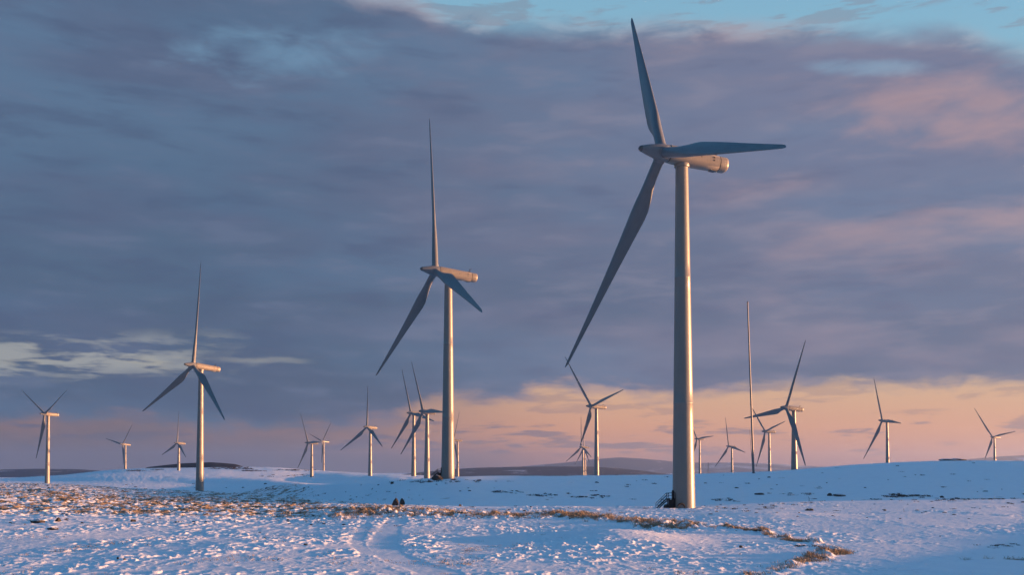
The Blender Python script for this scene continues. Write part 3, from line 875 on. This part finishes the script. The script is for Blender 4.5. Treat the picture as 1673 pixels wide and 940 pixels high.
# ------------------------------------------------------------------ air
def haze():
    V, Fc = box_vf(-12600, 12600, -12600, 12600, -30, 240)
    me = mesh_np('haze', V, list(Fc), False); fix_normals(me)
    m = bpy.data.materials.new('haze_air'); m.use_nodes = True; t = m.node_tree
    for n in list(t.nodes):
        if n.type != 'OUTPUT_MATERIAL': t.nodes.remove(n)
    v = t.nodes.new('ShaderNodeVolumePrincipled')
    v.inputs['Color'].default_value = (.62, .78, 1.0, 1); v.inputs['Density'].default_value = 6.5e-5; v.inputs['Anisotropy'].default_value = .78
    t.links.new(v.outputs[0], t.nodes['Material Output'].inputs['Volume'])
    return tag(link('haze', me, m), kind='stuff')
HAZE = haze()
HAZE['label'] = 'thin cold air fading the far hills'; HAZE['category'] = 'haze'

# ------------------------------------------------------------------ sun and sky
SUN_EL, SUN_LON = 3.0, 5.0          # degrees above the horizon; degrees from +X towards +Y
sd = Vector((math.cos(R(SUN_EL)) * math.cos(R(SUN_LON)), math.cos(R(SUN_EL)) * math.sin(R(SUN_LON)), math.sin(R(SUN_EL))))
sun = bpy.data.lights.new('sun', 'SUN'); suno = bpy.data.objects.new('sun', sun); C.objects.link(suno)
sun.energy = 4.7; sun.angle = R(.5); sun.color = (1.0, .46, .20)
suno.rotation_euler = sd.to_track_quat('Z', 'Y').to_euler(); suno.location = (400, 60, 120)

def sky_world():
    w = bpy.data.worlds.new('World'); SC.world = w; w.use_nodes = True
    nt = NT(w.node_tree); bg = w.node_tree.nodes['Background']
    tc = nt.new('ShaderNodeTexCoord'); d = tc.outputs['Generated']
    sep = nt.new('ShaderNodeSeparateXYZ'); nt.l.new(d, sep.inputs[0])
    x, y, z = sep.outputs
    hyp = nt.m('SQRT', nt.m('ADD', nt.m('MULTIPLY', x, x), nt.m('MULTIPLY', y, y)))
    hyp = nt.m('MAXIMUM', hyp, .001)
    s = nt.m('DIVIDE', x, hyp)                                   # sine of the bearing
    cb = nt.m('SQRT', nt.m('MAXIMUM', nt.m('SUBTRACT', 1.0, nt.m('MULTIPLY', s, s)), .3))
    e = nt.m('DIVIDE', nt.m('DIVIDE', z, hyp), cb)               # height above the horizon (tangent)
    smin, smax = -.50, .50
    u = nt.m('DIVIDE', nt.m('SUBTRACT', s, smin), smax - smin, clamp=True)
    def su(px):
        t = (px - 836.5) / F_PX; return (t / math.sqrt(1 + t * t) - smin) / (smax - smin)
    def ev(py): return (HOR - py) / F_PX
    def edge(pts): return nt.m('MULTIPLY', nt.curve(u, [(0, ev(pts[0][1]) / .7)] + [(su(a), ev(b) / .7) for a, b in pts] + [(1, ev(pts[-1][1]) / .7)]), .7)

    # --- clear sky
    sk = nt.new('ShaderNodeTexSky', sky_type='NISHITA'); sk.sun_disc = False
    sk.sun_elevation = R(SUN_EL); sk.sun_rotation = R(90 - SUN_LON); sk.altitude = 300; sk.air_density = 1.0; sk.dust_density = .6; sk.ozone_density = 2.0
    clear = nt.mix(1.0, sk.outputs[0], (.75, 1.95, 2.6, 1), 'MULTIPLY')
    S = 20.0 / 2 ** 2.0                                           # background strength 0.05, exposure 2
    def K(r, g, b, k=1.0):
        c = lin(r, g, b); return (c[0] * S * k, c[1] * S * k, c[2] * S * k, 1)
    # noise fields on the direction, drawn out along the horizon
    v1 = nt.comb(x, y, nt.m('MULTIPLY', z, 2.6)); v2 = nt.comb(x, y, nt.m('MULTIPLY', z, 7.0)); v3 = nt.comb(x, y, nt.m('MULTIPLY', z, 4.6))
    nA = nt.m('SUBTRACT', nt.noise(v1, 7, 6, .55, .3), .5); nB = nt.m('SUBTRACT', nt.noise(v1, 17, 6, .58, .4), .5)
    nC = nt.noise(v2, 9, 6, .58, .5); nD = nt.noise(v3, 3.0, 4, .5, .15); nE = nt.noise(v3, 4.2, 6, .54, .2)
    nF = nt.noise(v2, 22, 5, .55, .5); nG = nt.noise(v3, 10, 6, .58, .2)
    # --- glow low over the horizon
    warm = nt.ramp(nt.m('MULTIPLY', e, 5.0), [(0.0, K(168, 128, 132)), (.10, K(210, 148, 122)), (.22, K(222, 162, 128)), (.42, K(216, 176, 142)), (.62, K(198, 182, 154)), (1.0, K(160, 180, 180))])
    cool = nt.ramp(nt.m('MULTIPLY', e, 5.0), [(0.0, K(96, 92, 104)), (.10, K(118, 102, 108)), (.22, K(142, 114, 112)), (.40, K(142, 119, 118)), (.62, K(190, 178, 158)), (1.0, K(178, 184, 176))])
    side = nt.smooth(s, -.26, .12)
    low = nt.mix(side, cool, warm)
    cosb = nt.m('DIVIDE', y, hyp)
    low = nt.mix(nt.smooth(nt.m('MAXIMUM', cosb, s), .45, .86), K(52, 78, 106), low)
    # blue gap above
    blue = K(136, 182, 205)
    clr = nt.mix(nt.smooth(e, .12, .30), low, blue)
    clr = nt.mix(nt.smooth(e, .40, .75), clr, clear)

    # --- thin dark bars in the glow
    bars = nt.smooth(nt.m('ADD', nC, nt.m('MULTIPLY', nt.m('SUBTRACT', nF, .5), .5)), .53, .63)
    bmask = nt.m('MULTIPLY', nt.smooth(e, .008, .02), nt.m('SUBTRACT', 1.0, nt.m('MULTIPLY', nt.smooth(e, .042, .060), .55)))
    bcol = nt.mix(side, K(96, 98, 122), K(136, 120, 130))
    clr = nt.mix(nt.m('MULTIPLY', nt.m('MULTIPLY', bars, bmask), .8), clr, bcol)
    # low bank at the very horizon on the left half
    bank = nt.m('MULTIPLY', nt.m('SUBTRACT', 1.0, nt.smooth(nt.m('ADD', e, nt.m('MULTIPLY', nA, .02)), .008, .034)), nt.m('SUBTRACT', 1.0, nt.smooth(s, -.10, .08)))
    clr = nt.mix(nt.m('MULTIPLY', bank, .75), clr, K(96, 94, 108))
    # mauve veil on the left
    veil = nt.m('MULTIPLY', nt.smooth(nt.m('ADD', nE, nt.m('MULTIPLY', nB, .4)), .40, .60), nt.m('SUBTRACT', 1.0, nt.smooth(s, -.30, .02)))
    veil = nt.m('MULTIPLY', veil, nt.m('SUBTRACT', 1.0, nt.smooth(e, .07, .1)))
    clr = nt.mix(nt.m('MULTIPLY', veil, .6), clr, K(108, 102, 112))

    # --- main deck
    lo = edge([(0, 690), (150, 690), (250, 692), (330, 702), (420, 694), (500, 694), (570, 696), (640, 690), (690, 668), (760, 655), (830, 660), (900, 645), (1000, 640), (1100, 652), (1180, 640), (1260, 634), (1340, 628), (1420, 630), (1500, 632), (1580, 630), (1673, 624)])
    up = edge([(0, -160), (300, -90), (560, -40), (660, -16), (720, 10), (760, 22), (820, 26), (900, 20), (1000, 24), (1100, 30), (1200, 32), (1300, 34), (1420, 38), (1520, 36), (1600, 46), (1673, 72)])
    el = nt.m('ADD', e, nt.m('ADD', nt.m('MULTIPLY', nA, .022), nt.m('ADD', nt.m('MULTIPLY', nB, .036), nt.m('MULTIPLY', nt.m('SUBTRACT', nF, .5), .014))))
    eu = nt.m('ADD', e, nt.m('ADD', nt.m('MULTIPLY', nA, .034), nt.m('MULTIPLY', nB, .026)))
    dl = nt.m('SUBTRACT', el, lo); dup = nt.m('SUBTRACT', up, eu)
    deck = nt.m('MULTIPLY', nt.smooth(dl, -.009, .013), nt.smooth(dup, -.014, .024))
    # cream gap on the left
    gx = nt.m('MULTIPLY', nt.smooth(s, -.60, -.47), nt.m('SUBTRACT', 1.0, nt.smooth(nt.m('ADD', s, nt.m('MULTIPLY', nA, .35)), -.36, -.26)))
    gc = nt.m('ABSOLUTE', nt.m('SUBTRACT', nt.m('ADD', e, nt.m('MULTIPLY', nA, .03)), ev(583)))
    gap = nt.m('MULTIPLY', gx, nt.m('SUBTRACT', 1.0, nt.smooth(gc, .008, .032)))
    gap = nt.m('MULTIPLY', gap, nt.smooth(nt.m('ADD', nt.m('MULTIPLY', nC, -1.0), nt.m('MULTIPLY', nF, -1.0)), -1.12, -.88))
    gap2 = nt.m('MULTIPLY', nt.m('SUBTRACT', 1.0, nt.smooth(nt.m('ABSOLUTE', nt.m('SUBTRACT', nt.m('ADD', e, nt.m('MULTIPLY', nB, .01)), ev(589))), .001, .0045)),
                nt.m('MULTIPLY', nt.smooth(s, -.30, -.26), nt.m('SUBTRACT', 1.0, nt.smooth(s, -.22, -.19))))
    hx = nt.m('DIVIDE', nt.m('SUBTRACT', s, -.235), .065); hy = nt.m('DIVIDE', nt.m('SUBTRACT', e, ev(72)), .022)
    hole = nt.m('SUBTRACT', 1.0, nt.smooth(nt.m('ADD', nt.m('ADD', nt.m('MULTIPLY', hx, hx), nt.m('MULTIPLY', hy, hy)), nt.m('MULTIPLY', nB, 9.0)), -1.6, 2.6))
    kx = nt.m('DIVIDE', nt.m('SUBTRACT', s, .335), .05); ky = nt.m('DIVIDE', nt.m('SUBTRACT', e, ev(102)), .007)
    hole2 = nt.m('SUBTRACT', 1.0, nt.smooth(nt.m('ADD', nt.m('ADD', nt.m('MULTIPLY', kx, kx), nt.m('MULTIPLY', ky, ky)), nt.m('MULTIPLY', nB, 9.0)), -1.2, 2.4))
    # deck colour
    left = nt.mix(nt.smooth(e, .06, .46), K(78, 96, 122), K(92, 118, 148))
    rite = nt.mix(nt.smooth(e, .08, .40), K(98, 112, 140), K(116, 124, 152))
    dc = nt.mix(nt.smooth(s, -.25, .35), left, rite)
    mauve = nt.mix(nt.smooth(s, -.32, .34), K(88, 103, 132), K(124, 126, 150))
    dc = nt.mix(nt.m('MULTIPLY', nt.smooth(nE, .38, .64), .9), dc, mauve)
    dc = nt.mix(nt.m('MULTIPLY', nt.smooth(nD, .44, .68), .7), dc, nt.mix(nt.smooth(s, -.3, .3), K(84, 112, 142), K(108, 126, 156)))
    dc = nt.mix(nt.m('MULTIPLY', nt.smooth(nG, .50, .70), .5), dc, nt.mix(nt.smooth(s, -.3, .3), K(104, 118, 146), K(140, 138, 158)))
    dc = nt.mix(nt.m('MULTIPLY', nt.smooth(nG, .50, .30), .5), dc, nt.mix(nt.smooth(s, -.3, .3), K(76, 92, 122), K(96, 106, 136)))
    # faint rosy light to the right and along the upper rim
    rosy = nt.m('MULTIPLY', nt.smooth(nt.m('ADD', nt.m('ADD', nE, nt.m('MULTIPLY', nB, .25)), nt.m('MULTIPLY', s, .30)), .57, .88), nt.smooth(nt.m('ADD', e, nt.m('MULTIPLY', s, .45)), .16, .50))
    dc = nt.mix(nt.m('MULTIPLY', rosy, .8), dc, K(178, 152, 158))
    px1 = nt.m('DIVIDE', nt.m('SUBTRACT', s, .42), .075); py1 = nt.m('DIVIDE', nt.m('SUBTRACT', e, ev(172)), .03)
    puff = nt.m('SUBTRACT', 1.0, nt.smooth(nt.m('ADD', nt.m('ADD', nt.m('MULTIPLY', px1, px1), nt.m('MULTIPLY', py1, py1)), nt.m('MULTIPLY', nB, 7.0)), -1.6, 2.8))
    dc = nt.mix(nt.m('MULTIPLY', puff, .55), dc, K(196, 158, 156))
    rim = nt.m('MULTIPLY', nt.m('SUBTRACT', 1.0, nt.smooth(dup, .0, .028)), nt.smooth(nt.m('ADD', nE, nt.m('MULTIPLY', nB, .6)), .44, .62))
    dc = nt.mix(nt.m('MULTIPLY', rim, .6), dc, K(196, 172, 176))
    rim2 = nt.m('MULTIPLY', nt.m('SUBTRACT', 1.0, nt.smooth(dl, .0, .016)), nt.smooth(nE, .46, .62))
    dc = nt.mix(nt.m('MULTIPLY', rim2, .55), dc, nt.mix(side, K(140, 124, 136), K(190, 154, 150)))

    col = nt.mix(deck, clr, dc)
    cream = nt.mix(nt.smooth(nF, .4, .6), K(166, 168, 166), K(180, 177, 164))
    col = nt.mix(nt.m('MULTIPLY', gap, .82), col, cream)
    col = nt.mix(nt.m('MULTIPLY', gap2, .35), col, cream)
    col = nt.mix(nt.m('MULTIPLY', hole, .62), col, K(118, 156, 186))
    col = nt.mix(nt.m('MULTIPLY', hole2, .5), col, K(140, 176, 202))
    nt.l.new(col, bg.inputs['Color']); bg.inputs['Strength'].default_value = .05
sky_world()

# ------------------------------------------------------------------ render settings
SC.view_settings.view_transform = 'Standard'; SC.view_settings.look = 'None'
SC.view_settings.exposure = 2.0; SC.view_settings.gamma = 1
cy = SC.cycles
cy.max_bounces = 5; cy.diffuse_bounces = 3; cy.glossy_bounces = 2; cy.volume_bounces = 1
cy.use_denoising = True; cy.denoiser = 'OPENIMAGEDENOISE'
cy.sample_clamp_indirect = 4
